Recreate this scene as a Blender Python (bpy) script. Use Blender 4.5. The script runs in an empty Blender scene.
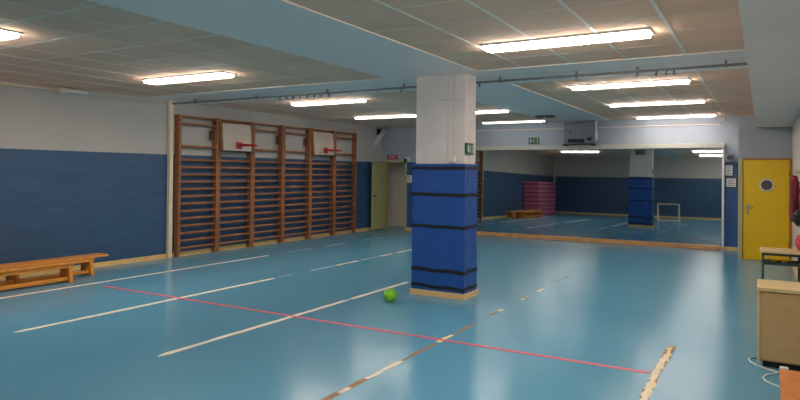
import bpy, bmesh, math, random
from mathutils import Vector, Matrix
random.seed(7)
C = bpy.context.scene.collection
R = math.radians

# ---------------------------------------------------------------- materials
def lin(c):
    return tuple(((v/255)/12.92 if v/255 <= .04045 else ((v/255+.055)/1.055)**2.4) for v in c)
def mat(name, rgb, rough=.6, metal=0.0, noise=.06, scale=6.0, bump=0.0, bscale=40.0, coat=0.0, spec=.5):
    m = bpy.data.materials.new(name); m.use_nodes = True
    nt = m.node_tree; b = nt.nodes['Principled BSDF']
    c = lin(rgb)
    b.inputs['Roughness'].default_value = rough
    b.inputs['Metallic'].default_value = metal
    b.inputs['Specular IOR Level'].default_value = spec
    b.inputs['Coat Weight'].default_value = coat
    tc = nt.nodes.new('ShaderNodeTexCoord')
    n = nt.nodes.new('ShaderNodeTexNoise'); n.inputs['Scale'].default_value = scale; n.inputs['Detail'].default_value = 4
    nt.links.new(tc.outputs['Object'], n.inputs['Vector'])
    r = nt.nodes.new('ShaderNodeValToRGB')
    r.color_ramp.elements[0].position = .3; r.color_ramp.elements[1].position = .7
    r.color_ramp.elements[0].color = (*[v*(1-noise) for v in c], 1)
    r.color_ramp.elements[1].color = (*[min(1, v*(1+noise)) for v in c], 1)
    nt.links.new(n.outputs['Fac'], r.inputs['Fac'])
    nt.links.new(r.outputs['Color'], b.inputs['Base Color'])
    if bump:
        n2 = nt.nodes.new('ShaderNodeTexNoise'); n2.inputs['Scale'].default_value = bscale
        nt.links.new(tc.outputs['Object'], n2.inputs['Vector'])
        bp = nt.nodes.new('ShaderNodeBump'); bp.inputs['Strength'].default_value = bump; bp.inputs['Distance'].default_value = .02
        nt.links.new(n2.outputs['Fac'], bp.inputs['Height']); nt.links.new(bp.outputs['Normal'], b.inputs['Normal'])
    return m
def emis(name, rgb, s):
    m = bpy.data.materials.new(name); m.use_nodes = True
    nt = m.node_tree; nt.nodes.clear()
    e = nt.nodes.new('ShaderNodeEmission'); e.inputs['Color'].default_value = (*rgb, 1); e.inputs['Strength'].default_value = s
    o = nt.nodes.new('ShaderNodeOutputMaterial'); nt.links.new(e.outputs[0], o.inputs[0])
    return m
def wallmat(name, low, high, split):
    m = mat(name, high, .75, noise=.03, scale=1.5, bump=.12, bscale=60)
    nt = m.node_tree; b = nt.nodes['Principled BSDF']
    tc = [n for n in nt.nodes if n.type == 'TEX_COORD'][0]
    src = b.inputs['Base Color'].links[0].from_socket
    sx = nt.nodes.new('ShaderNodeSeparateXYZ'); nt.links.new(tc.outputs['Object'], sx.inputs[0])
    lt = nt.nodes.new('ShaderNodeMath'); lt.operation = 'LESS_THAN'; lt.inputs[1].default_value = split
    nt.links.new(sx.outputs['Z'], lt.inputs[0])
    n = nt.nodes.new('ShaderNodeTexNoise'); n.inputs['Scale'].default_value = 2.5; n.inputs['Detail'].default_value = 6
    mp = nt.nodes.new('ShaderNodeMapping'); mp.inputs['Scale'].default_value = (1, .6, 4)
    nt.links.new(tc.outputs['Object'], mp.inputs[0]); nt.links.new(mp.outputs[0], n.inputs['Vector'])
    r = nt.nodes.new('ShaderNodeValToRGB'); c = lin(low)
    r.color_ramp.elements[0].position = .3; r.color_ramp.elements[1].position = .7
    r.color_ramp.elements[0].color = (*[v*.88 for v in c], 1); r.color_ramp.elements[1].color = (*[v*1.12 for v in c], 1)
    nt.links.new(n.outputs['Fac'], r.inputs['Fac'])
    mx = nt.nodes.new('ShaderNodeMix'); mx.data_type = 'RGBA'
    nt.links.new(lt.outputs[0], mx.inputs[0]); nt.links.new(src, mx.inputs[6]); nt.links.new(r.outputs[0], mx.inputs[7])
    nt.links.new(mx.outputs[2], b.inputs['Base Color'])
    rr = nt.nodes.new('ShaderNodeMapRange'); rr.inputs['To Min'].default_value = .8; rr.inputs['To Max'].default_value = .45
    nt.links.new(lt.outputs[0], rr.inputs[0]); nt.links.new(rr.outputs[0], b.inputs['Roughness'])
    return m

BLUE_LINE = 2.074
M = {}
M['wall'] = wallmat('two tone wall paint', (56, 88, 124), (200, 194, 188), BLUE_LINE)
M['plain'] = mat('white wall paint', (236, 220, 212), .8, noise=.03, scale=1.5)
M['column'] = mat('column paint', (232, 220, 216), .7, noise=.05, scale=3)
M['cream_wall'] = mat('cream wall paint', (232, 214, 196), .8, noise=.04, scale=2)
M['beam'] = mat('white beam paint', (255, 234, 224), .6, noise=.02, scale=1)
M['tile'] = mat('taupe acoustic tile', (248, 200, 168), .9, noise=.07, scale=1.3, bump=.15, bscale=120)
M['tbar'] = mat('ceiling grid bar', (255, 234, 220), .6)
M['wood_base'] = mat('varnished pine', (250, 202, 130), .4, noise=.12, scale=8)
M['pine_pale'] = mat('pale pine skirting', (232, 194, 132), .5)
M['bench'] = mat('honey bench wood', (232, 150, 56), .35, noise=.12, scale=9)
M['bench_dark'] = mat('brown bench wood', (120, 74, 44), .5, noise=.12, scale=9)
M['bars'] = mat('reddish brown bar wood', (158, 103, 68), .5, noise=.18, scale=7)
M['kerb'] = mat('orange brown kerb wood', (214, 154, 96), .4, noise=.2, scale=5)
M['vinyl'] = mat('blue vinyl padding', (32, 80, 156), .42, noise=.06, scale=5, bump=.35, bscale=5)
M['black'] = mat('black strap', (22, 22, 26), .6)
M['pipe'] = mat('white pipe', (250, 228, 194), .45)
M['white'] = mat('white enamel', (235, 235, 232), .4)
M['paper'] = mat('white paper', (232, 224, 222), .8)
M['ink'] = mat('grey print', (140, 120, 128), .8)
M['grey'] = mat('grey metal', (128, 130, 136), .5)
M['dgrey'] = mat('dark grey metal', (60, 58, 58), .5)
M['rail'] = mat('steel rail', (122, 116, 112), .5, metal=.1)
M['yellow'] = mat('yellow door paint', (255, 204, 16), .35, noise=.03, scale=1.5)
M['orange'] = mat('orange frame paint', (196, 110, 30), .4)
M['olive'] = mat('olive green frame paint', (190, 186, 128), .45)
M['steel'] = mat('brushed steel', (190, 190, 188), .3, metal=.9)
M['tan'] = mat('tan panel', (204, 170, 118), .55, noise=.05, scale=14)
M['birch'] = mat('pale birch', (226, 198, 146), .45, noise=.07, scale=10)
M['boxwood'] = mat('orange plywood', (206, 128, 62), .45, noise=.1, scale=8)
M['green_metal'] = mat('dark green steel', (40, 62, 58), .45)
M['red'] = mat('red enamel', (200, 36, 44), .4)
M['signred'] = mat('red sign', (200, 60, 66), .5)
M['signgreen'] = mat('green exit sign', (14, 92, 60), .45)
M['board'] = mat('backboard white', (214, 198, 184), .5)
M['maroon'] = mat('maroon cloth', (120, 30, 48), .9, bump=.5, bscale=12)
M['pinkcloth'] = mat('pink red cloth', (214, 70, 90), .9, bump=.5, bscale=12)
M['mat'] = mat('pink gym mat', (206, 116, 144), .6, noise=.2, scale=10)
M['matseam'] = mat('dark mat seam', (90, 40, 70), .7)
M['ball'] = mat('lime green ball', (136, 214, 44), .4, noise=.1, scale=8)
M['linewhite'] = mat('white floor tape', (246, 232, 210), .6, noise=.12, scale=12)
M['linebrown'] = mat('brown glue trace', (150, 118, 88), .7, noise=.2, scale=14)
M['linecream'] = mat('torn cream tape', (250, 222, 166), .6, noise=.1, scale=20)
M['linered'] = mat('red floor line', (234, 82, 108), .5, noise=.08, scale=8)
M['linefaint'] = mat('faded floor line', (150, 178, 192), .5, noise=.1, scale=10)
M['lampdim'] = emis('worn fluorescent tube light', (1, .97, .92), 2.2)
M['mframe'] = mat('grey white frame', (196, 192, 180), .5)
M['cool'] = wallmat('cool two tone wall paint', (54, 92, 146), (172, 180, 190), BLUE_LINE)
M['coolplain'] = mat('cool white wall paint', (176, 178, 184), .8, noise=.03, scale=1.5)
M['signwhite'] = mat('sign white', (196, 206, 196), .5)
M['lamp'] = emis('fluorescent tube light', (1, .90, .79), 18)
M['lampfar'] = emis('fluorescent tube light cool', (1, .93, .86), 12)

m = mat('mirror glass', (170, 178, 182), .02, metal=1, noise=0)
M['mirror'] = m
g = bpy.data.materials.new('porthole glass'); g.use_nodes = True
gb = g.node_tree.nodes['Principled BSDF']; gb.inputs['Base Color'].default_value = (.22, .16, .13, 1)
gb.inputs['Transmission Weight'].default_value = .25; gb.inputs['Roughness'].default_value = .05
M['glass'] = g

# floor: glossy blue resin, worn and uneven
m = bpy.data.materials.new('blue resin floor'); m.use_nodes = True; M['floor'] = m
nt = m.node_tree; b = nt.nodes['Principled BSDF']
tc = nt.nodes.new('ShaderNodeTexCoord')
n1 = nt.nodes.new('ShaderNodeTexNoise'); n1.inputs['Scale'].default_value = .55; n1.inputs['Detail'].default_value = 6
nt.links.new(tc.outputs['Object'], n1.inputs['Vector'])
r1 = nt.nodes.new('ShaderNodeValToRGB'); r1.color_ramp.elements[0].position = .3; r1.color_ramp.elements[1].position = .72
r1.color_ramp.elements[0].color = (*lin((90, 153, 184)), 1); r1.color_ramp.elements[1].color = (*lin((98, 160, 190)), 1)
nt.links.new(n1.outputs['Fac'], r1.inputs['Fac']); nt.links.new(r1.outputs[0], b.inputs['Base Color'])
b.inputs['Roughness'].default_value = .19
n3 = nt.nodes.new('ShaderNodeTexNoise'); n3.inputs['Scale'].default_value = 1.2; n3.inputs['Detail'].default_value = 3
nt.links.new(tc.outputs['Object'], n3.inputs['Vector'])
bp = nt.nodes.new('ShaderNodeBump'); bp.inputs['Strength'].default_value = .04; bp.inputs['Distance'].default_value = .01
nt.links.new(n3.outputs['Fac'], bp.inputs['Height']); nt.links.new(bp.outputs['Normal'], b.inputs['Normal'])
b.inputs['Specular IOR Level'].default_value = .22

# ---------------------------------------------------------------- helpers
class MB:
    """mesh collector in world coordinates; origin is subtracted when built"""
    def __init__(s): s.bm = bmesh.new(); s.mats = []
    def mi(s, m):
        if m is None: return 0
        if m not in s.mats: s.mats.append(m)
        return s.mats.index(m)
    def box(s, a, b, m=None, bev=0.0, rot=None):
        i = s.mi(m)
        c = [(a[k]+b[k])/2 for k in range(3)]; d = [abs(b[k]-a[k]) for k in range(3)]
        r = bmesh.ops.create_cube(s.bm, size=1)
        vs = r['verts']
        bmesh.ops.scale(s.bm, vec=d, verts=vs)
        fs = list({f for v in vs for f in v.link_faces})
        if bev:
            es = list({e for v in vs for e in v.link_edges})
            rr = bmesh.ops.bevel(s.bm, geom=es, offset=min(bev, min(d)*.45), segments=2, affect='EDGES', profile=.5)
            vs = list({v for f in rr['faces'] for v in f.verts} | {v for v in vs if v.is_valid})
            fs = list({f for v in vs for f in v.link_faces})
        if rot is not None: bmesh.ops.rotate(s.bm, cent=(0, 0, 0), matrix=rot, verts=vs)
        bmesh.ops.translate(s.bm, vec=c, verts=vs)
        for f in fs: f.material_index = i
        return s
    def tube(s, pts, r, m=None, seg=10, cap=True):
        i = s.mi(m); pts = [Vector(p) for p in pts]; rings = []
        for k, p in enumerate(pts):
            t = (pts[min(k+1, len(pts)-1)]-pts[max(k-1, 0)]).normalized()
            u = t.cross(Vector((0, 0, 1)))
            if u.length < 1e-3: u = t.cross(Vector((1, 0, 0)))
            u.normalize(); w = t.cross(u)
            rr = r[k] if isinstance(r, (list, tuple)) else r
            rings.append([s.bm.verts.new(p+(u*math.cos(a)+w*math.sin(a))*rr) for a in [2*math.pi*j/seg for j in range(seg)]])
        for a, b2 in zip(rings, rings[1:]):
            for j in range(seg):
                f = s.bm.faces.new((a[j], a[(j+1) % seg], b2[(j+1) % seg], b2[j])); f.material_index = i; f.smooth = True
        if cap:
            for q in (rings[0][::-1], rings[-1]):
                f = s.bm.faces.new(q); f.material_index = i
        return s
    def ring(s, c, axis, rad, r, m=None, n=28, seg=8):
        axis = Vector(axis).normalized(); u = axis.orthogonal().normalized(); w = axis.cross(u); c = Vector(c)
        i = s.mi(m); rings = []
        for k in range(n):
            a = 2*math.pi*k/n; d = u*math.cos(a)+w*math.sin(a); cc = c+d*rad
            rings.append([s.bm.verts.new(cc+(d*math.cos(t)+axis*math.sin(t))*r) for t in [2*math.pi*j/seg for j in range(seg)]])
        for k in range(n):
            a, b2 = rings[k], rings[(k+1) % n]
            for j in range(seg):
                f = s.bm.faces.new((a[j], a[(j+1) % seg], b2[(j+1) % seg], b2[j])); f.material_index = i; f.smooth = True
        return s
    def poly(s, pts, m=None, z=None, thick=0.0):
        i = s.mi(m)
        if thick:
            top = [s.bm.verts.new(p) for p in pts]; bot = [s.bm.verts.new((p[0], p[1], p[2]-thick)) for p in pts]
            s.bm.faces.new(top).material_index = i; s.bm.faces.new(bot[::-1]).material_index = i
            for k in range(len(pts)):
                q = (k+1) % len(pts); s.bm.faces.new((top[q], top[k], bot[k], bot[q])).material_index = i
        else:
            s.bm.faces.new([s.bm.verts.new(p) for p in pts]).material_index = i
        return s
    def disc(s, c, axis, rad, t, m=None, n=28):
        axis = Vector(axis).normalized(); c = Vector(c)
        return s.tube([c-axis*t/2, c+axis*t/2], rad, m, n)
    def sphere(s, c, r, m=None, seg=24, sc=(1, 1, 1)):
        i = s.mi(m)
        q = bmesh.ops.create_uvsphere(s.bm, u_segments=seg, v_segments=seg//2, radius=r)
        bmesh.ops.scale(s.bm, vec=sc, verts=q['verts']); bmesh.ops.translate(s.bm, vec=c, verts=q['verts'])
        for v in q['verts']:
            for f in v.link_faces: f.material_index = i; f.smooth = True
        return s
    def build(s, name, m=None, parent=None, origin=None):
        """origin: world position of the parent/thing; parts are stored relative to it"""
        o0 = Vector(parent['_o']) if parent is not None else (Vector(origin) if origin else Vector((0, 0, 0)))
        bmesh.ops.translate(s.bm, vec=-o0, verts=s.bm.verts[:])
        bmesh.ops.recalc_face_normals(s.bm, faces=s.bm.faces[:])
        me = bpy.data.meshes.new(name); s.bm.to_mesh(me); s.bm.free()
        if m is not None: me.materials.append(m)
        else:
            for q in s.mats: me.materials.append(q)
        o = bpy.data.objects.new(name, me); C.objects.link(o)
        if parent is not None: o.parent = parent; o['_o'] = tuple(o0)
        else: o.location = o0; o['_o'] = tuple(o0)
        return o
def tag(o, label=None, cat=None, group=None, kind=None):
    if label: o['label'] = label
    if cat: o['category'] = cat
    if group: o['group'] = group
    if kind: o['kind'] = kind
    return o
def thing(name, loc, label, cat, group=None):
    o = bpy.data.objects.new(name, None); C.objects.link(o); o.location = loc; o['_o'] = tuple(loc)
    o.empty_display_size = .1
    return tag(o, label, cat, group)
def struct(o): o['kind'] = 'structure'; return o
def copy_tree(o, dloc, label, parent=None, kids={}):
    c = o.copy(); C.objects.link(c)
    if parent is not None: c.parent = parent
    else:
        c.location = Vector(o.location)+Vector(dloc); c['label'] = label
    for ch in list(kids.get(o, [])) or [x for x in list(o.children) if x is not c]:
        copy_tree(ch, None, None, c)
    return c

# ---------------------------------------------------------------- room shell
XL, XR, YB, YR, ZC = -10.34, .5, 16.6, -2.1, 3.163
b = MB(); b.box((XL-.2, YR-.2, -.15), (XR+.2, 18.9, 0)); struct(b.build('floor', M['floor']))

b = MB(); b.box((XL-.2, YR-.2, 0), (XL, YB+.2, 3.3)); struct(b.build('wall_left', M['wall']))
b = MB(); b.box((XL, YR-.2, 0), (XR, YR, 3.3)); struct(b.build('wall_rear', M['wall']))
b = MB(); b.box((XR, YR-.2, 0), (XR+.2, YB+.2, 3.3)); struct(b.build('wall_right', M['cream_wall']))
D0, D1, DH = -10.22, -9.47, 2.07
b = MB()
b.box((XL, YB, 0), (D0-.05, YB+.2, 3.3)); b.box((D0-.05, YB, DH+.05), (D1+.05, YB+.2, 3.3)); b.box((D1+.05, YB, 0), (XR, YB+.2, 3.3))
struct(b.build('wall_back', M['cool']))
# corridor behind the open door
b = MB()
b.box((-11.1, 16.8, 0), (-11.0, 18.9, 2.6)); b.box((-9.2, 16.8, 0), (-9.1, 18.9, 2.6)); b.box((-11.0, 18.6, 0), (-9.2, 18.7, 2.6))
b.box((-11.1, 16.8, 2.6), (-9.1, 18.9, 2.7)); b.box((-10.95, 17.7, 0), (-9.95, 17.78, 2.6))
struct(b.build('wall_corridor', M['cream_wall']))
# vestibule in the right corner
VX, VY, VZ = -.46, 15.0, 2.764
b = MB()
b.box((VX, VY, 0), (VX+.05, YB, VZ)); b.box((VX+.05, VY, 2.11), (XR, VY+.1, VZ)); b.box((VX+.05, VY+.1, VZ-.05), (XR, YB, VZ))
struct(b.build('wall_vestibule', M['coolplain']))

# ceiling: white slab, flush white bands, taupe tiles and their grid
b = MB()
tile, band, bar = M['tile'], M['beam'], M['tbar']
b.box((XL, YR, ZC+.03), (XR, YB, ZC+.2), M['plain'])
fields = [(XL, -4.844, YR, 7.929), (-3.413, -.133, YR, 7.929), (XL, -4.844, 9.236, YB), (-3.413, -.133, 9.236, YB)]
for k, (x0, x1, y0, y1) in enumerate(fields):
    b.box((x0, y0, ZC), (x1, y1, ZC+.03), tile)
    right = k in (1, 3)
    px = .656
    x = x0+px if right else x1-px
    while x0+.1 < x < x1-.1:
        w = .016 if right else .008
        b.box((x-w, y0, ZC-.003), (x+w, y1, ZC+.002), bar)
        x += px if right else -px
    y = y1-.66; j = 0
    while y > y0+.1:
        w = .006 if right else .010
        b.box((x0, y-w, ZC-.002), (x1, y+w, ZC+.002), bar)
        y -= .66
struct(b.build('ceiling'))
b = MB(); b.box((-4.844, YR, ZC-.012), (-3.413, YB, ZC+.03)); struct(b.build('trim_1', M['beam']))
b = MB()
b.box((XL, 7.929, ZC-.012), (-4.844, 9.236, ZC+.03)); b.box((-3.413, 7.929, ZC-.012), (-.133, 9.236, ZC+.03))
struct(b.build('trim_2', M['beam']))
b = MB(); b.box((-.133, YR, VZ), (XR, 7.70, ZC+.03)); b.box((-.133, 7.72, VZ), (XR, YB, ZC+.03)); b.box((-.12, 7.70, VZ+.02), (XR, 7.72, ZC))
struct(b.build('trim_3', M['plain']))

# baseboards
bb = M['wood_base']
b = MB(); b.box((XL, YR, 0), (XL+.018, YB, .085)); struct(b.build('baseboard_left', bb))
b = MB(); b.box((XL+.018, YR, 0), (XR, YR+.018, .085)); struct(b.build('baseboard_rear', bb))
b = MB(); b.box((D1+.06, YB-.018, 0), (-7.62, YB, .085)); b.box((-.79, YB-.018, 0), (VX, YB, .085)); struct(b.build('baseboard_back', bb))
b = MB(); b.box((XR-.018, YR+.018, 0), (XR, VY-.03, .085)); struct(b.build('baseboard_right', bb))

# vertical white pipe and dark joint on the left wall, before the wall bars
b = MB(); b.box((XL, 8.475, 0), (XL+.08, 8.565, 3.15), bev=.008)
struct(b.build('trim_4', M['pipe']))
b = MB(); b.tube([(XL+.06, YR+.08, 0), (XL+.06, YR+.08, 3.15)], .05); struct(b.build('trim_5', M['pipe']))
# ledge and trunking between mirror and ceiling
b = MB(); b.box((-7.6, YB-.03, 2.96), (-.9, YB, 2.985)); b.tube([(-.87, YB-.02, 2.97), (-.8, YB-.02, 3.15)], .012, None, 8); struct(b.build('trim_6', M['plain']))

# ---------------------------------------------------------------- doors
# green door at the far left, standing open
dl = MB(); hx, hy = D0, YB-.03
ang = R(-86)
dx, dy = math.cos(ang), math.sin(ang)
rot = Matrix.Rotation(ang, 4, 'Z')
dl.box((-.375, -.02, -1.02), (.375, .02, 1.02), bev=.004, rot=rot)
bmesh.ops.translate(dl.bm, vec=(hx+dx*.385, hy+dy*.385, 1.035), verts=dl.bm.verts[:])
d = struct(dl.build('door_1', M['olive'], origin=(hx, hy, 0)))
b = MB()
b.box((D0-.05, YB-.03, 0), (D0, YB+.22, DH)); b.box((D1, YB-.03, 0), (D1+.05, YB+.22, DH)); b.box((D0-.05, YB-.03, DH), (D1+.05, YB+.22, DH+.05))
b.build('door_frame', M['olive'], d)
b = MB(); hxx, hyy = hx+dx*.70, hy+dy*.70
b.disc((hxx+.035, hyy, 1.05), (1, 0, 0), .028, .02); b.tube([(hxx+.03, hyy, 1.05), (hxx+.08, hyy, 1.05), (hxx+.08, hyy+.11, 1.05)], .011)
b.build('door_handle', M['dgrey'], d)

# yellow door with porthole
x0, x1, z1 = VX+.09, .455, 2.09
pc, pr = (.055, 1.565), .105
bm = bmesh.new()
outer = [bm.verts.new((x, 0, z)) for x, z in ((x0, .005), (x1, .005), (x1, z1), (x0, z1))]
inner = [bm.verts.new((pc[0]+pr*math.cos(a), 0, pc[1]+pr*math.sin(a))) for a in [2*math.pi*k/32 for k in range(32)]]
es = [bm.edges.new((outer[k], outer[(k+1) % 4])) for k in range(4)]+[bm.edges.new((inner[k], inner[(k+1) % 32])) for k in range(32)]
r = bmesh.ops.triangle_fill(bm, edges=es, use_beauty=True)
fs = [f for f in bm.faces]
ex = bmesh.ops.extrude_face_region(bm, geom=fs)
bmesh.ops.translate(bm, vec=(0, .045, 0), verts=[v for v in ex['geom'] if isinstance(v, bmesh.types.BMVert)])
bmesh.ops.translate(bm, vec=(0, VY+.01, 0), verts=bm.verts[:])
y = MB(); y.bm.free(); y.bm = bm
d = struct(y.build('door_2', M['yellow'], origin=(x1, VY, 0)))
b = MB(); b.box((VX-.005, VY-.03, 0), (x0-.015, VY+.0, z1+.02)); 
b.build('door_frame', M['olive'], d)
b = MB(); b.box((x1+.004, VY-.02, 0), (XR-.002, VY+.02, z1+.02)); b.box((x0-.015, VY-.02, z1+.004), (x1+.004, VY+.02, z1+.03))
b.box((x0-.015, VY-.01, 0), (x0-.003, VY+.02, z1))
b.build('door_frame', M['orange'], d)
b = MB(); b.ring((pc[0], VY+.008, pc[1]), (0, 1, 0), pr+.012, .016, n=32); b.build('porthole_ring', M['white'], d)
b = MB(); b.disc((pc[0], VY+.03, pc[1]), (0, 1, 0), pr, .006); b.build('porthole_glass', M['glass'], d)
b = MB(); b.box((-.305, VY-.002, .95), (-.265, VY+.012, 1.16), bev=.003); b.tube([(-.285, VY, 1.09), (-.285, VY-.05, 1.09), (-.18, VY-.05, 1.09)], .01)
b.build('door_handle', M['steel'], d)
for z in (.3, 1.05, 1.75):
    b = MB(); b.tube([(x1+.002, VY-.008, z), (x1+.002, VY-.008, z+.11)], .01); b.build('hinge', M['dgrey'], d)

# ---------------------------------------------------------------- mirror wall
mx0, mx1, mz0, mz1 = -7.6, -.85, .1, 2.41
t = thing('wall_mirror', (mx0, YB, 0), 'long wall mirror in four panes covering most of the back wall', 'mirror')
n = 4; w = (mx1-mx0)/n
for k in range(n):
    a, c = mx0+k*w+.002, mx0+(k+1)*w-.002
    b = MB(); zt = mz1+.02; tilt = math.tan(R((.68, .68, .70, .72)[k]))
    yb, yt = YB-.055, YB-.055+tilt*(zt-mz0)
    v = [b.bm.verts.new(p) for p in ((a, yb, mz0), (c, yb, mz0), (c, yt, zt), (a, yt, zt))]
    v2 = [b.bm.verts.new(p) for p in ((a, yb+.006, mz0), (c, yb+.006, mz0), (c, yt+.006, zt), (a, yt+.006, zt))]
    b.bm.faces.new(v); b.bm.faces.new(v2[::-1])
    for q in range(4): b.bm.faces.new((v[(q+1) % 4], v[q], v2[q], v2[(q+1) % 4]))
    b.build('mirror_pane', M['mirror'], t)
b = MB(); b.box((mx0-.05, YB-.10, mz1), (mx1+.06, YB, mz1+.11), bev=.006); b.build('frame_top', M['mframe'], t)
for xa in (mx0-.05, mx1):
    b = MB(); b.box((xa, YB-.07, 0), (xa+.05, YB, mz1), bev=.005); b.build('frame_side', M['white'], t)
b = MB(); b.box((mx0, YB-.14, 0), (mx1, YB-.03, .1), bev=.008); q = b.build('kerb', M['kerb'], t); q['label'] = 'orange brown wooden kerb along the foot'

# ---------------------------------------------------------------- column with padding
cx0, cx1, cy0, cy1 = -4.372, -3.595, 7.965, 8.345
b = MB(); b.box((cx0, cy0, 0), (cx1, cy1, ZC-.012), bev=.01); struct(b.build('wall_column', M['column']))
px0, px1, py0, py1 = -4.405, -3.575, 7.93, 8.365
t = thing('column_padding', ((px0+px1)/2, (py0+py1)/2, 0), 'blue vinyl safety padding strapped around the white column', 'padding')
def wrap(z0, z1, off, wob=0.0, nz=1, seam=0.0, sag=0.0):
    """a sleeve of rectangular section around the column"""
    b = MB(); N = 12; loop = []
    def edge(p, q):
        for k in range(N): f = k/N; loop.append((p[0]+(q[0]-p[0])*f, p[1]+(q[1]-p[1])*f))
    A = [(px0-off, py0-off), (px1+off, py0-off), (px1+off, py1+off), (px0-off, py1+off)]
    for k in range(4): edge(A[k], A[(k+1) % 4])
    rows = []
    for j in range(nz+1):
        z = z0+(z1-z0)*j/nz; row = []
        for k, (x, y) in enumerate(loop):
            corner = (k % N == 0)
            o = 0 if corner else wob*random.uniform(-1, 1)
            cxm, cym = (px0+px1)/2, (py0+py1)/2
            nx = 1 if abs(x-(px1+off)) < 1e-6 else (-1 if abs(x-(px0-off)) < 1e-6 else 0)
            ny = 1 if abs(y-(py1+off)) < 1e-6 else (-1 if abs(y-(py0-off)) < 1e-6 else 0)
            dz = sag*math.sin(k*.9)+sag*.8*math.sin(k*.37+1)
            row.append(b.bm.verts.new((x+nx*o, y+ny*o, z+dz)))
        rows.append(row)
    L = len(loop)
    for r0, r1 in zip(rows, rows[1:]):
        for k in range(L): b.bm.faces.new((r0[k], r0[(k+1) % L], r1[(k+1) % L], r1[k]))
    inn = []
    for row in (rows[0], rows[-1]):
        ir = []
        for k, v in enumerate(row):
            x = min(max(v.co.x, cx0), cx1); y = min(max(v.co.y, cy0), cy1)
            ir.append(b.bm.verts.new((x, y, v.co.z)))
        inn.append(ir)
        for k in range(L): b.bm.faces.new((row[k], row[(k+1) % L], ir[(k+1) % L], ir[k]))
    return b
prev = .075
for z in (1.885,):
    wrap(prev, z-.004, 0, .004, 16).build('pad', M['vinyl'], t); prev = z+.002
for z, h, s in ((1.80, .045, .001), (1.42, .05, .0015), (.97, .045, .003), (.345, .05, .006), (.115, .045, .007)):
    wrap(z, z+h, .006, 0, 1, 0, s).build('strap', M['black'], t)
q = wrap(0.0, .078, .02).build('base_trim', M['pine_pale'], t); q['label'] = 'pale wooden skirting'

# things on the column
t = thing('switch_box', (-3.775, 7.965, 1.9), 'small beige switch box with thin conduit high on the column front', 'switch box')
b = MB(); b.box((-3.82, 7.92, 1.9), (-3.735, 7.965, 2.0), bev=.006); b.build('box', M['cream_wall'], t)
b = MB(); b.tube([(-3.76, 7.957, 2.0), (-3.76, 7.957, 3.14)], .006); b.tube([(-3.85, 7.957, 2.0), (-3.85, 7.957, 3.14)], .005); b.tube([(-3.95, 7.957, 2.79), (-3.6, 7.957, 2.79)], .006); b.build('conduit', M['column'], t)

def exit_sign(loc, w, h, face, label):
    """face: 'x+' sign on a wall facing +X, 'y-' facing -Y, 'y+'"""
    t = thing('exit_sign', loc, label, 'sign', 'green emergency exit signs')
    x, y, z = loc
    def P(u, v, d):   # u along sign, v up, d out
        if face == 'x+': return (x+d, y+u, z+v)
        if face == 'y-': return (x+u, y-d, z+v)
        return (x-u, y+d, z+v)
    def bx(b, u0, u1, v0, v1, d0, d1): 
        p, q = P(u0, v0, d0), P(u1, v1, d1)
        b.box([min(p[k], q[k]) for k in range(3)], [max(p[k], q[k]) for k in range(3)])
    b = MB(); bx(b, -w/2, w/2, -h/2, h/2, 0, .03); b.build('panel', M['signgreen'], t)
    b = MB(); s = h
    # doorway block and running figure
    if w > h*1.3:
        bx(b, -w*.36, -w*.22, -s*.28, s*.32, .03, .033); b.build('doorway', M['signwhite'], t); b = MB()
        bx(b, w*.24, w*.40, s*.20, s*.30, .03, .033); bx(b, w*.36, w*.42, -s*.31, s*.29, .03, .0335); bx(b, w*.24, w*.40, -s*.32, -s*.24, .03, .033); b.build('arrow', M['signwhite'], t); b = MB()
        c = 0.0
    else:
        bx(b, w*.12, w*.36, -s*.34, s*.36, .03, .033); c = -w*.14; b.build('doorway', M['signwhite'], t); b = MB()
    k = min(w, h*1.2)
    def seg(u0, v0, u1, v1, r):
        b.tube([P(u0, v0, .031), P(u1, v1, .031)], r, None, 6)
    hd = P(c+.0*k, s*.25, .031); b.sphere(hd, .06*k, seg=10)
    seg(c, .18*s, c-.02*k, -.04*s, .05*k); seg(c, .14*s, c+.12*k, .05*s, .025*k); seg(c, .14*s, c-.13*k, .08*s, .025*k)
    seg(c-.02*k, -.04*s, c+.10*k, -.16*s, .032*k); seg(c+.10*k, -.16*s, c+.06*k, -.34*s, .028*k); seg(c-.02*k, -.04*s, c-.14*k, -.30*s, .03*k)
    b.build('running_figure', M['signwhite'], t)
    return t
exit_sign((cx1, 8.08, 2.095), .24, .16, 'x+', 'small green exit sign on the side of the column just above the blue padding')
exit_sign((-5.43, YB, 2.655), .29, .17, 'y-', 'wide green exit sign on the back wall above the mirror')
exit_sign((-4.02, cy1, 2.80), .34, .17, 'y+', 'green exit sign high on the far face of the column, seen in the mirror')

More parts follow.
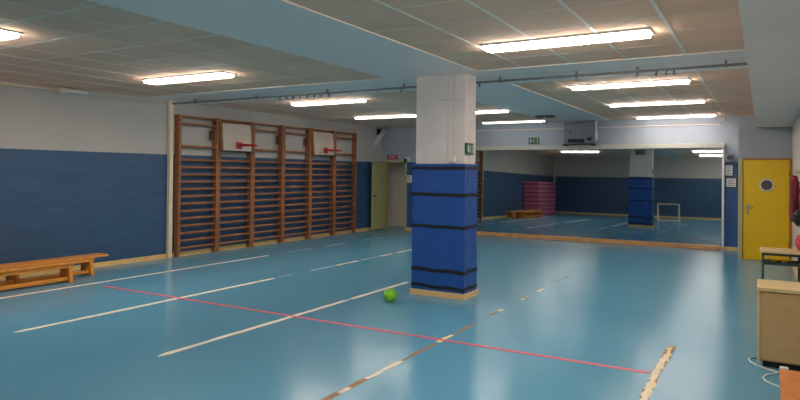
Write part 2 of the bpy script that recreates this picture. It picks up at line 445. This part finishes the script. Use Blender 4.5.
# ---------------------------------------------------------------- wall bars
ys = [8.65+k*1.063 for k in range(7)]
bx0 = XL+.03
names = ['nearest to the white pipe', 'carrying the nearer basketball backboard', 'just beyond the nearer backboard', 'just before the farther backboard', 'carrying the farther basketball backboard', 'nearest to the green door']
unit = thing('wall_bars', (bx0, ys[0], 0), 'brown wooden wall bar ladder '+names[0], 'wall bars', 'brown wall bars along the left wall')
for s, yy in ((0, ys[0]+.004), (1, ys[1]-.064)):
    b = MB()
    prof = [(.0, .0), (.12, .0), (.12, .12), (.12, 2.83), (.10, 2.89), (0, 2.89)]
    b.box((XL, yy, .087), (XL+.14, yy+.06, 2.89), bev=.006); b.box((XL+.02, yy, 0.0), (XL+.12, yy+.06, .09))
    b.build('post', M['bars'], unit)
zr = [.17+.15*k for k in range(13)]+[2.25, 2.71, 2.855]
for z in zr:
    b = MB(); x = XL+.10
    b.tube([(x, ys[0]+.05, z), (x, ys[1]-.05, z)], .027, None, 8)
    b.build('rung', M['bars'], unit)
for k in range(1, 6):
    copy_tree(unit, (0, ys[k]-ys[0], 0), 'brown wooden wall bar ladder '+names[k])

# basketball backboards hung on bays 2 and 5
def hoop(k, label):
    ya, yb = ys[k]-.02, ys[k+1]+.02
    ym = (ya+yb)/2
    t = thing('basketball_hoop', (XL+.2, ym, 2.2), label, 'basketball hoop', 'mini basketball hoops on the wall bars')
    xt, xb, zt, zb = XL+.145, XL+.19, 2.80, 2.20
    b = MB(); v = [(xt, ya+.10, zt), (xt, yb-.15, zt), (xb, yb-.15, zb), (xb, ya+.10, zb)]
    vs = [b.bm.verts.new(p) for p in v]; v2 = [b.bm.verts.new((p[0]+.02, p[1], p[2]+.004)) for p in v]
    b.bm.faces.new(vs); b.bm.faces.new(v2[::-1])
    for q in range(4): b.bm.faces.new((vs[(q+1) % 4], vs[q], v2[q], v2[(q+1) % 4]))
    b.build('backboard', M['board'], t)
    for y in (ya+.065, yb-.115):
        b = MB(); b.tube([(xt-.01, y, zt), (xb-.0, y, zb)], .028, None, 6); b.tube([(xb, y, zb), (XL+.15, y, zb)], .02, None, 6)
        b.build('side_arm', M['bars'], t)
    b = MB(); b.tube([(xb+.005, ya+.06, zb-.01), (xb+.005, yb-.06, zb-.01)], .018, None, 6); b.build('bottom_rail', M['dgrey'], t)
    b = MB(); xr = XL+.205; b.box((xr+.0, ym-.07, 2.25), (xr+.035, ym+.07, 2.40), bev=.005); b.build('bracket', M['red'], t)
    b = MB(); b.ring((xr+.26, ym, 2.33), (0, 0, 1), .205, .02, n=28)
    b.tube([(xr+.02, ym-.05, 2.33), (xr+.08, ym-.05, 2.33)], .012); b.tube([(xr+.02, ym+.05, 2.33), (xr+.08, ym+.05, 2.33)], .012); b.build('rim', M['red'], t)
hoop(1, 'white backboard with red rim on the wall bars, the nearer of two')
hoop(4, 'white backboard with red rim on the wall bars, the farther of two')
for y, lab in ((ys[1]-.12, 'dark clamp on the post left of the nearer backboard'), (ys[3]-.12, 'dark clamp on the middle post of the wall bars'), (ys[4]-.12, 'dark clamp on the post left of the farther backboard')):
    b = MB(); b.box((XL+.0, y-.03, 2.42), (XL+.17, y+.05, 2.62), bev=.01); b.box((XL+.06, y-.045, 2.47), (XL+.12, y-.03, 2.57))
    tag(b.build('bar_clamp', M['bench_dark'], origin=(XL, y, 2.42)), lab, 'clamp', 'dark clamps on the wall bars')

# ---------------------------------------------------------------- gym benches
def bench(xa, xb, y0, y1, h, label):
    xm = (xa+xb)/2
    t = thing('gym_bench', (xm, (y0+y1)/2, 0), label, 'bench', 'wooden gym benches by the left wall')
    b = MB(); b.box((xa, y0, h-.035), (xb, y1, h), bev=.008); b.build('seat', M['bench'], t)
    b = MB(); b.box((xb-.055, y0+.1, h-.085), (xb-.02, y1-.25, h-.034)); b.box((xa+.02, y0+.1, h-.085), (xa+.055, y1-.25, h-.034)); b.build('apron', M['bench'], t)
    b = MB(); b.box((xb-.10, y0+.2, .03), (xb-.03, y1-.34, .085), bev=.008); b.build('floor_beam', M['bench'], t)
    n = 3
    for k in range(n):
        y = y1-.28-1.2*k
        b = MB()
        for dz in (0,):
            # trapezoid board across the bench, wider at the foot
            pts = [(xa-.0, 0), (xb+.02, 0), (xb-.02, h-.036), (xa+.04, h-.036)]
            f = [b.bm.verts.new((p[0], y, p[1])) for p in pts]; g2 = [b.bm.verts.new((p[0], y-.055, p[1])) for p in pts]
            b.bm.faces.new(f); b.bm.faces.new(g2[::-1])
            for q in range(4): b.bm.faces.new((f[(q+1) % 4], f[q], g2[q], g2[(q+1) % 4]))
        b.build('leg', M['bench'], t)
bench(-9.55, -9.28, 3.35, 6.14, .315, 'low honey wood gym bench standing nearer the room, its end farther left')
bench(-9.95, -9.66, 3.45, 6.74, .315, 'low honey wood gym bench right against the blue left wall, behind the other')

# stack of gym mats in the near left corner (seen in the mirror)
for k in range(8):
    z = .212*k; jx, jy = random.uniform(-.02, .02), random.uniform(-.04, .04)
    o = (-9.9+jx, 1.75+jy, z)
    t = thing('gym_mat', o, ['pink plaid gym mat at the bottom of the stack', 'pink plaid gym mat second from the bottom of the stack', 'pink plaid gym mat third from the bottom of the stack', 'pink plaid gym mat fourth from the bottom of the stack', 'pink plaid gym mat fourth from the top of the stack', 'pink plaid gym mat third from the top of the stack', 'pink plaid gym mat second from the top of the stack', 'pink plaid gym mat on top of the stack'][k], 'mat', 'stacked gym mats seen in the mirror')
    b = MB(); b.box((o[0]-.41, o[1]-1.4, z), (o[0]+.39, o[1]+1.4, z+.205), bev=.03); b.build('cushion', M['mat'], t)
    b = MB(); b.box((o[0]-.413, o[1]-1.403, z+.07), (o[0]+.393, o[1]+1.403, z+.115)); b.build('seam', M['matseam'], t)

# small goal frame (seen in the mirror)
t = thing('goal_frame', (-3.85, 1.55, 0), 'small pale floor goal frame seen in the mirror beside the column', 'goal')
for x in (-4.3, -3.38):
    b = MB(); b.box((x-.022, 1.53, 0), (x+.022, 1.575, .76), bev=.005); b.build('post', M['pipe'], t)
b = MB(); b.box((-4.322, 1.53, .76), (-3.358, 1.575, .80), bev=.005); b.build('crossbar', M['pipe'], t)
b = MB(); b.box((-4.278, 1.53, .0), (-3.402, 1.575, .04), bev=.005); b.build('bottom_bar', M['pipe'], t)
for x in (-4.3, -3.38):
    b = MB(); b.tube([(x, 1.56, .74), (x, 1.1, .02)], .015); b.build('stay', M['pipe'], t)

# ball
t = thing('ball', (-4.36, 7.26, 0), 'lime green ball lying on the floor beside the column', 'ball')
b = MB(); b.sphere((-4.36, 7.26, .092), .092, seg=32); b.build('shell', M['ball'], t)
b = MB()
for ax in ((1, 0, 0), (0, 1, .3)): b.ring((-4.36, 7.26, .092), ax, .0905, .0025, n=40, seg=6)
q = b.build('seam', M['dgrey'], t)

# ---------------------------------------------------------------- floor lines
def strip(b, x0, y0, x1, y1, w, m, jag=.0, z=.0016, step=.12, taper=False):
    L = math.hypot(x1-x0, y1-y0); n = max(1, int(L/step)); tx, ty = (x1-x0)/L, (y1-y0)/L; nx, ny = -ty, tx
    prev = None
    i = b.mi(m)
    for k in range(n+1):
        f = k/n; a = w/2+random.uniform(-1, 1)*jag; c = w/2+random.uniform(-1, 1)*jag
        if taper and k in (0, n): a *= .3; c *= .3
        p = (x0+tx*L*f+nx*a, y0+ty*L*f+ny*a, z); q = (x0+tx*L*f-nx*c, y0+ty*L*f-ny*c, z)
        P, Q = b.bm.verts.new(p), b.bm.verts.new(q)
        P0, Q0 = b.bm.verts.new((p[0], p[1], .0002)), b.bm.verts.new((q[0], q[1], .0002))
        cur = (P, Q, P0, Q0)
        if prev:
            for A in ((prev[0], P, Q, prev[1]), (prev[2], P0, P, prev[0]), (prev[1], Q, Q0, prev[3])):
                b.bm.faces.new(A).material_index = i
        prev = cur
LINES = 'tape lines on the blue floor'
def fline(b, label):
    return tag(b.build('floor_line'), label, 'floor line', LINES)
W, BR, CR, FA = M['linewhite'], M['linebrown'], M['linecream'], M['linefaint']
b = MB(); x = -8.92
strip(b, x, 3.4, x, 9.9, .07, W, .004)
for a, c in ((10.5, 11.4), (11.9, 12.7), (13.4, 14.4)): strip(b, x, a, x, c, .05, FA, .006)
fline(b, 'thin faded white line closest to the left wall bars')
b = MB(); x = -6.93
strip(b, x, 3.72, x, 7.86, .075, W, .006, taper=True); strip(b, x, 7.95, x, 8.3, .03, FA, .004)
for a, c in ((8.8, 9.5), (9.55, 10.3), (10.4, 11.0), (11.1, 11.6), (11.8, 12.6)): strip(b, x, a, x, c, .07, random.choice((W, FA)), .006)
fline(b, 'white line second from the left wall, starting at the lower left of the photo')
b = MB(); x = -4.92
strip(b, x, 3.96, x, 7.1, .07, W, .007, taper=True); strip(b, x, 7.14, x, 8.75, .065, W, .008); strip(b, x, 9.3, x, 11.0, .04, FA, .006)
fline(b, 'white line running from mid left towards the green ball')
b = MB(); x = -2.905
strip(b, x, 3.4, x, 4.45, .06, BR, .006)
for a, c, mm in ((4.45, 5.05, W), (5.05, 5.75, BR), (5.8, 6.15, CR), (6.15, 6.8, BR), (7.25, 7.4, BR), (7.5, 7.65, CR), (8.35, 8.5, CR), (8.6, 8.7, CR), (9.1, 9.35, W), (10.1, 10.8, FA)):
    strip(b, x, a, x, c, .05 if mm is not BR else .042, mm, .010, z=.0016)
strip(b, x+.0, 3.55, x, 3.75, .05, CR, .008, z=.002); strip(b, x, 4.05, x, 4.2, .05, W, .008, z=.002)
fline(b, 'worn line half brown glue and half white tape, crossing the red line in front of the column')
b = MB(); x = -.807
strip(b, x, 4.2, x, 6.95, .07, BR, .012, step=.1)
strip(b, x, 4.2, x, 6.9, .052, CR, .02, z=.0024, step=.07)
strip(b, x, 4.2, x-.01, 6.6, .035, W, .016, z=.003, step=.09)
fline(b, 'broad torn cream tape line at the lower right end of the red line')
b = MB(); strip(b, -8.6, 5.906, -.86, 5.906, .046, M['linered'], .001, z=.0030, step=.5)
fline(b, 'long thin red line crossing the whole floor')

# ---------------------------------------------------------------- ceiling lights
FIRST = {}
def light(xa, xb, y, label, m, w=.24):
    L, z = 1.70, ZC
    if (m.name, w) not in FIRST:
        t = thing('ceiling_light', (xa, y, z), label, 'ceiling light', 'fluorescent ceiling lights')
        b = MB(); b.box((xa-.02, y-w/2-.02, z-.02), (xa+L+.02, y+w/2+.02, z))
        b.build('housing', M['white'], t)
        b = MB(); b.box((xa+.005, y-w/2+.012, z-.052), (xa+L-.005, y+w/2-.012, z-.02)); b.build('diffuser', m, t)
        b = MB()
        for k in range(1, 22): b.box((xa+L*k/22-.003, y-w/2, z-.060), (xa+L*k/22+.003, y+w/2, z-.0525))
        b.box((xa, y-.006, z-.060), (xa+L, y+.006, z-.0525)); b.build('louver', M['white'], t)
        FIRST[(m.name, w)] = t; return t
    o = FIRST[(m.name, w)]; return copy_tree(o, (xa-o.location.x, y-o.location.y, 0), label)
L1 = light(-2.67, -.97, 6.48, 'louvered fluorescent ceiling light in the right bay, nearest and largest in the photo', M['lamp'])
light(-2.67, -.97, 3.2, 'fluorescent ceiling light above the camera in the right bay', M['lamp'])
light(-2.67, -.97, -.1, 'fluorescent ceiling light behind the camera, visible only in the mirror', M['lamp'])
light(-8.34, -6.6, 6.49, 'fluorescent ceiling light alone in the middle of the left near bay', M['lamp'])
light(-8.34, -6.6, 3.47, 'fluorescent ceiling light cut by the upper left edge of the photo', M['lamp'])
light(-2.66, -.96, 10.05, 'fluorescent ceiling light in the right bay just beyond the rail', M['lamp'], .20)
light(-2.66, -.96, 12.92, 'fluorescent ceiling light in the right bay, second beyond the rail', M['lampfar'], .17)
light(-2.66, -.96, 16.0, 'fluorescent ceiling light in the right bay nearest the mirror wall', M['lampfar'], .17)
light(-8.35, -6.65, 10.0, 'fluorescent ceiling light behind the rail above the wall bars', M['lamp'], .20)
light(-8.98, -7.28, 13.2, 'fluorescent ceiling light meeting the left edge of the column', M['lampfar'], .17)
light(-6.6, -4.9, 13.1, 'fluorescent ceiling light emerging from the right edge of the column', M['lampfar'], .17)
light(-6.65, -4.95, 15.95, 'far fluorescent ceiling light near the hanging device above the mirror', M['lampdim'], .16)

# ---------------------------------------------------------------- rail under the cross beam
t = thing('curtain_rail', (-5.2, 8.52, 3.1), 'long grey curtain rail with gliders hung under the white cross beam', 'rail')
b = MB(); b.box((XL+.0, 8.505, 3.075), (-.135, 8.535, 3.105)); b.build('rail', M['rail'], t)
for x in (-9.6, -8.0, -6.4, -4.9, -3.3, -2.2, -1.42, -.4):
    b = MB(); b.box((x-.012, 8.50, 3.10), (x+.012, 8.54, ZC-.012)); b.box((x-.014, 8.50, 3.066), (x+.014, 8.54, 3.108)); b.build('bracket', M['rail'], t)
for x in [-7.45+.155*k for k in range(8)]+[-1.42, -1.19, -1.07, -.98, -4.95, -3.62, -2.2]:
    b = MB(); b.box((x-.008, 8.51, 3.045), (x+.008, 8.53, 3.076)); b.ring((x, 8.52, 3.035), (0, 1, 0), .013, .005, n=10, seg=5); b.build('glider', M['dgrey'], t)

# ---------------------------------------------------------------- fittings on the walls
# white tube along the top of the left wall
t = thing('wall_tube', (XL+.05, 5.2, 3.1), 'thin white tube with a pale end fitting at the top of the left wall', 'tube')
b = MB(); b.tube([(XL+.06, 2.5, 3.09), (XL+.06, 6.25, 3.09)], .02); b.build('tube', M['pipe'], t)
b = MB(); b.box((XL, 6.2, 3.03), (XL+.10, 6.32, 3.13), bev=.01); b.build('clip', M['cream_wall'], t)
b = MB(); b.box((XL, 6.32, 3.07), (XL+.1, 6.72, 3.12), bev=.015); b.build('end_fitting', M['white'], t)

# air unit above the mirror
ax0, ax1, ay = -4.52, -3.80, 16.28
t = thing('air_conditioner', ((ax0+ax1)/2, YB, 2.6), 'grey wall mounted air unit above the mirror with a dark slot', 'air conditioner')
b = MB(); b.box((ax0, ay, 2.55), (ax1, YB, 3.07), bev=.012); b.box((ax0+.5, ay-.01, 2.7), (ax1+.01, YB, 3.12), bev=.01); b.build('body', M['grey'], t)
b = MB(); b.box((ax0+.1, ay-.012, 2.57), (ax0+.53, ay+.0, 2.67)); b.box((ax0+.6, ay-.014, 2.62), (ax1-.01, ay-.008, 2.70)); b.build('outlet', M['black'], t)
b = MB(); b.disc((ax0+.16, ay-.004, 2.86), (0, 1, 0), .03, .012, n=16); b.build('knob', M['dgrey'], t)
b = MB(); b.box((ax0-.03, ay-.01, 2.50), (ax0+.03, YB, 2.55)); b.box((ax1-.03, ay-.01, 2.50), (ax1+.04, YB, 2.55)); b.box((ax0, ay, 2.525), (ax1, YB-.02, 2.55)); b.build('bracket', M['dgrey'], t)
b = MB(); b.tube([(ax1+.06, ay+.15, 2.62), (ax1+.06, ay+.15, 3.14)], .04); b.build('duct', M['white'], t)

# device hanging below the beam
t = thing('ceiling_bracket', (-4.5, 14.7, ZC-.012), 'dark flat plate with a small hook hanging under the long white beam', 'bracket')
b = MB(); b.box((-4.74, 14.55, ZC-.05), (-4.32, 14.85, ZC-.012), bev=.01); b.build('plate', M['dgrey'], t)
b = MB(); b.tube([(-4.53, 14.7, ZC-.05), (-4.53, 14.7, 2.99)], .014); b.build('stem', M['pipe'], t)
b = MB(); b.tube([(-4.59, 14.7, 3.03), (-4.57, 14.7, 2.97), (-4.53, 14.7, 2.95), (-4.47, 14.7, 2.97), (-4.42, 14.7, 3.03)], .014); b.build('hook', M['grey'], t)

# red sign, alarm, notice near the green door
t = thing('fire_sign', (-9.93, YB, 2.14), 'small red sign above the open green door', 'sign')
b = MB(); b.box((-10.12, YB-.02, 2.155), (-9.74, YB, 2.29), bev=.004); b.build('panel', M['signred'], t)
b = MB(); b.box((-10.05, YB-.023, 2.235), (-9.81, YB-.02, 2.25)); b.box((-10.03, YB-.023, 2.195), (-9.83, YB-.02, 2.21)); b.build('print', M['paper'], t)
t = thing('wall_alarm', (-9.35, YB, 2.12), 'small white and black box on the back wall beside the green door frame', 'alarm')
b = MB(); b.box((-9.42, YB-.12, 2.08), (-9.30, YB, 2.24), bev=.01); b.build('case', M['white'], t)
b = MB(); b.box((-9.44, YB-.15, 2.07), (-9.36, YB-.12, 2.18), bev=.01); b.build('speaker', M['black'], t)
def notice(x0, x1, z0, z1, label, rows=4, back=False):
    t = thing('wall_notice', ((x0+x1)/2, YB, z0), label, 'notice')
    if back:
        b = MB(); b.box((x0-.02, YB-.012, z0-.03), (x1+.03, YB, z1+.03)); b.build('backing', M['dgrey'], t)
    b = MB(); b.box((x0, YB-.018, z0), (x1, YB-.010 if back else YB, z1)); b.build('sheet', M['paper'], t)
    b = MB()
    for k in range(rows):
        z = z1-(z1-z0)*(k+1)/(rows+1); b.box((x0+.03, YB-.0195, z-.007), (x1-.03-(.03 if k % 2 else 0), YB-.018, z+.007))
    b.build('print', M['ink'], t)
notice(-9.40, -9.24, 1.45, 1.68, 'small pale notice on the blue wall between green door and column', 4)
notice(-.78, -.63, 1.76, 2.0, 'upper white notice beside the mirror, left of the yellow door', 5, True)
notice(-.76, -.56, 1.49, 1.69, 'lower white notice beside the mirror, left of the yellow door', 4, True)
t = thing('wall_speaker', (-.70, YB, 2.1), 'small grey wall speaker at the upper right corner of the mirror', 'speaker')
b = MB(); b.box((-.77, YB-.14, 2.08), (-.61, YB-.02, 2.28), bev=.02); b.build('case', M['grey'], t)
b = MB(); b.disc((-.69, YB-.145, 2.18), (0, 1, 0), .055, .015, n=20); b.build('cone', M['dgrey'], t)
b = MB(); b.box((-.71, YB-.03, 2.15), (-.67, YB, 2.2)); b.build('bracket', M['dgrey'], t)
# slanted struts in the far corner
t = thing('corner_strut', (-10.2, 16.4, 2.5), 'pair of slanted white struts high in the far left corner', 'strut')
for dxx in (0, -.13):
    b = MB(); b.tube([(-10.02+dxx, 16.5, 3.16), (-10.325, 16.18+dxx*.2, 2.56-dxx*.7)], .026, None, 8); b.build('strut', M['white'], t)
b = MB(); b.box((-10.34, 16.3, 2.92), (-10.24, 16.4, 3.1), bev=.01); b.build('clamp', M['black'], t)

# ---------------------------------------------------------------- right side furniture
# low cabinet
t = thing('low_cabinet', (.23, 6.9, 0), 'low tan cabinet with pale top standing against the right wall', 'cabinet')
b = MB(); b.box((-.03, 6.64, .06), (.46, 7.11, .70), bev=.003); b.build('body', M['tan'], t)
b = MB(); b.box((-.05, 6.60, .70), (.475, 7.13, .735), bev=.005); b.build('top', M['birch'], t)
b = MB(); b.box((-.045, 6.62, .04), (-.025, 6.66, .70), bev=.003); b.build('edge_strip', M['birch'], t)
b = MB(); b.box((-.022, 6.625, .075), (.455, 6.64, .69), bev=.002); b.build('front_panel', M['tan'], t)
b = MB(); b.box((.0, 6.68, 0), (.45, 7.08, .06)); b.build('plinth', M['black'], t)
b = MB(); b.tube([(-.03, 6.95, .008), (-.09, 6.90, .008), (-.115, 6.84, .008), (-.10, 6.74, .008), (-.04, 6.64, .008), (.04, 6.57, .008), (.11, 6.52, .008), (.13, 6.50, .010), (.09, 6.46, .008), (.03, 6.38, .008), (-.0, 6.28, .008), (.02, 6.18, .008), (.07, 6.12, .008), (.16, 6.05, .008)], .0075, None, 8)
tag(b.build('floor_cable', M['white'], origin=(0, 6.5, 0)), 'white cable looped on the floor below the low cabinet', 'cable')
b = MB(); b.box((.13, 6.53, .0), (.20, 6.59, .05), bev=.008); tag(b.build('plug', M['white'], origin=(.16, 6.63, 0)), 'white plug at the foot of the low cabinet', 'plug')

# wooden box bottom right
t = thing('wooden_box', (.3, 5.2, 0), 'orange plywood box cut by the bottom right corner, in front of the cabinet', 'box')
b = MB(); b.box((.115, 4.6, 0), (.47, 5.68, .235), bev=.004); b.build('body', M['boxwood'], t)
b = MB(); b.box((.11, 4.59, .236), (.475, 5.69, .258), bev=.004); b.build('lid', M['boxwood'], t)

# school desk
t = thing('school_desk', (.22, 9.85, 0), 'small school desk with pale top and dark green metal legs by the right wall', 'desk')
b = MB(); b.box((-.04, 9.58, .735), (.47, 10.12, .76), bev=.006); b.build('tabletop', M['birch'], t)
for x in (-.005, .42):
    for y in (9.64, 10.06):
        b = MB(); b.tube([(x, y, 0), (x, y, .735)], .016); b.build('leg', M['green_metal'], t)
b = MB()
for y in (9.64, 10.06):
    b.box((-.005, y-.012, .70), (.42, y+.012, .734)); 
b.box((-.017, 9.64, .70), (.007, 10.06, .734)); b.box((.408, 9.64, .70), (.432, 10.06, .734)); b.build('frame', M['green_metal'], t)
b = MB()
for k in range(7): b.tube([(.0, 9.66+.06*k, .60), (.42, 9.66+.06*k, .60)], .007, None, 6)
b.box((0, 9.63, .575), (.42, 9.645, .615)); b.build('tray', M['green_metal'], t)
for k, (x, c) in enumerate(((.10, M['orange']), (.22, M['bench']))):
    b = MB(); b.tube([(x, 9.67, .625), (x+.11, 9.80, .625)], .012, None, 6)
    tag(b.build('pencil', c, origin=(x, 9.7, .62)), ['orange stick lying left in the desk tray', 'brown stick lying right in the desk tray'][k], 'stick', 'sticks in the desk tray')

# cloth on the desk and coats on the right wall
def lump(name, c, s, m, label, cat, seed=1, drape=.25):
    random.seed(seed); b = MB(); q = bmesh.ops.create_icosphere(b.bm, subdivisions=4, radius=1)
    for v in b.bm.verts:
        p = v.co.copy(); a = math.atan2(p.y, p.z)
        k = 1+drape*.3*math.sin(p.z*7+seed)+drape*.35*math.sin(p.y*9+p.x*4)+drape*.2*math.sin(p.x*13+p.z*5)
        v.co = Vector((p.x*s[0]*k, p.y*s[1]*k, p.z*s[2]*(1+.1*math.sin(p.y*5))))
    zmin = min(v.co.z for v in b.bm.verts)
    for f in b.bm.faces: f.smooth = True
    bmesh.ops.translate(b.bm, vec=(c[0], c[1], c[2]-zmin), verts=b.bm.verts[:])
    return tag(b.build(name, m, origin=c), label, cat)
lump('folded_cloth', (.42, 9.86, .761), (.05, .16, .10), M['pinkcloth'], 'crumpled pink red cloth lying on the school desk', 'cloth', 3)
t = thing('coat_rack', (XR, 10.9, 1.82), 'wooden coat rail with hooks on the right wall beside the yellow door', 'coat rack')
b = MB(); b.box((XR-.025, 10.2, 1.78), (XR, 11.7, 1.86), bev=.004); b.build('board', M['wood_base'], t)
for y in (10.35, 10.75, 11.15, 11.5):
    b = MB(); b.tube([(XR-.02, y, 1.82), (XR-.07, y, 1.80), (XR-.085, y, 1.84)], .006, None, 6); b.build('hook', M['steel'], t)
def coat(y, ztop, zbot, w, dpt, m, label, seed):
    random.seed(seed); b = MB(); N = 28; rows = []
    for j in range(13):
        f = j/12; z = ztop+(zbot-ztop)*f
        ww = w*(.25+.75*min(1, (f*3.2))**.6)*(1+.08*f); dd = dpt*(.5+.5*min(1, f*3))
        row = []
        for k in range(N):
            a = 2*math.pi*k/N; fold = 1+.12*math.sin(5*a+seed+f)*f
            row.append(b.bm.verts.new((XR-.105+math.cos(a)*dd*fold*.62, y+math.sin(a)*ww*fold, z)))
        rows.append(row)
    for r0, r1 in zip(rows, rows[1:]):
        for k in range(N):
            f = b.bm.faces.new((r0[k], r0[(k+1) % N], r1[(k+1) % N], r1[k])); f.smooth = True
    b.bm.faces.new(rows[0]); b.bm.faces.new(rows[-1][::-1])
    t = thing('hanging_coat', (XR-.08, y, ztop), label, 'coat', 'coats on the right wall')
    b.build('body', m, t)
    for s in (-1, 1):
        b = MB(); b.tube([(XR-.105, y+s*w*.8, ztop-.09), (XR-.105, y+s*w*1.05, ztop-.3), (XR-.095, y+s*w*1.0, zbot+.12)], [.05, .045, .035], None, 10); b.build('sleeve', m, t)
coat(11.32, 1.765, 1.15, .16, .085, M['maroon'], 'maroon coat hanging on the right wall, nearer the yellow door', 2)
coat(10.75, 1.765, 1.10, .17, .10, M['maroon'], 'maroon coat hanging on the right wall, above the school desk', 5)
lump('hanging_bag', (.42, 10.2, 1.06), (.07, .12, .11), M['black'], 'small black bag hanging below the coats on the right wall', 'bag', 4, .1)
b = MB(); b.tube([(.42, 10.2, 1.25), (.43, 10.22, 1.5), (.45, 10.26, 1.77)], .006, None, 6); b.build('strap', M['black'], [q for q in C.objects if q.name == 'hanging_bag'][0])
random.seed(11)

# ---------------------------------------------------------------- camera
cam = bpy.data.cameras.new('camera'); co = bpy.data.objects.new('camera', cam); C.objects.link(co)
yaw, pit, rol = R(30.203), R(.444), R(.542)
F = Vector((-math.sin(yaw)*math.cos(pit), math.cos(yaw)*math.cos(pit), math.sin(pit)))
R0 = Vector((math.cos(yaw), math.sin(yaw), 0)); U0 = R0.cross(F)
RR = R0*math.cos(rol)+U0*math.sin(rol); UU = U0*math.cos(rol)-R0*math.sin(rol)
mw = Matrix((RR, UU, -F)).transposed().to_4x4(); mw.translation = (0, 0, 1.75); co.matrix_world = mw
cam.sensor_width = 36; cam.lens = 624.87/800*36; cam.shift_y = -32.09/800; cam.clip_end = 100; cam.clip_start = .05
bpy.context.scene.camera = co

w = bpy.data.worlds.new('world'); bpy.context.scene.world = w; w.use_nodes = True
w.node_tree.nodes['Background'].inputs[0].default_value = (.05, .05, .055, 1)
sc = bpy.context.scene
sc.view_settings.view_transform = 'Standard'; sc.view_settings.look = 'None'; sc.view_settings.gamma = 1
sc.view_settings.exposure = 1.28
sc.cycles.sample_clamp_indirect = 3.0
sc.cycles.caustics_reflective = False
sc.cycles.caustics_refractive = False
for o in C.objects:
    if '_o' in o: del o['_o']
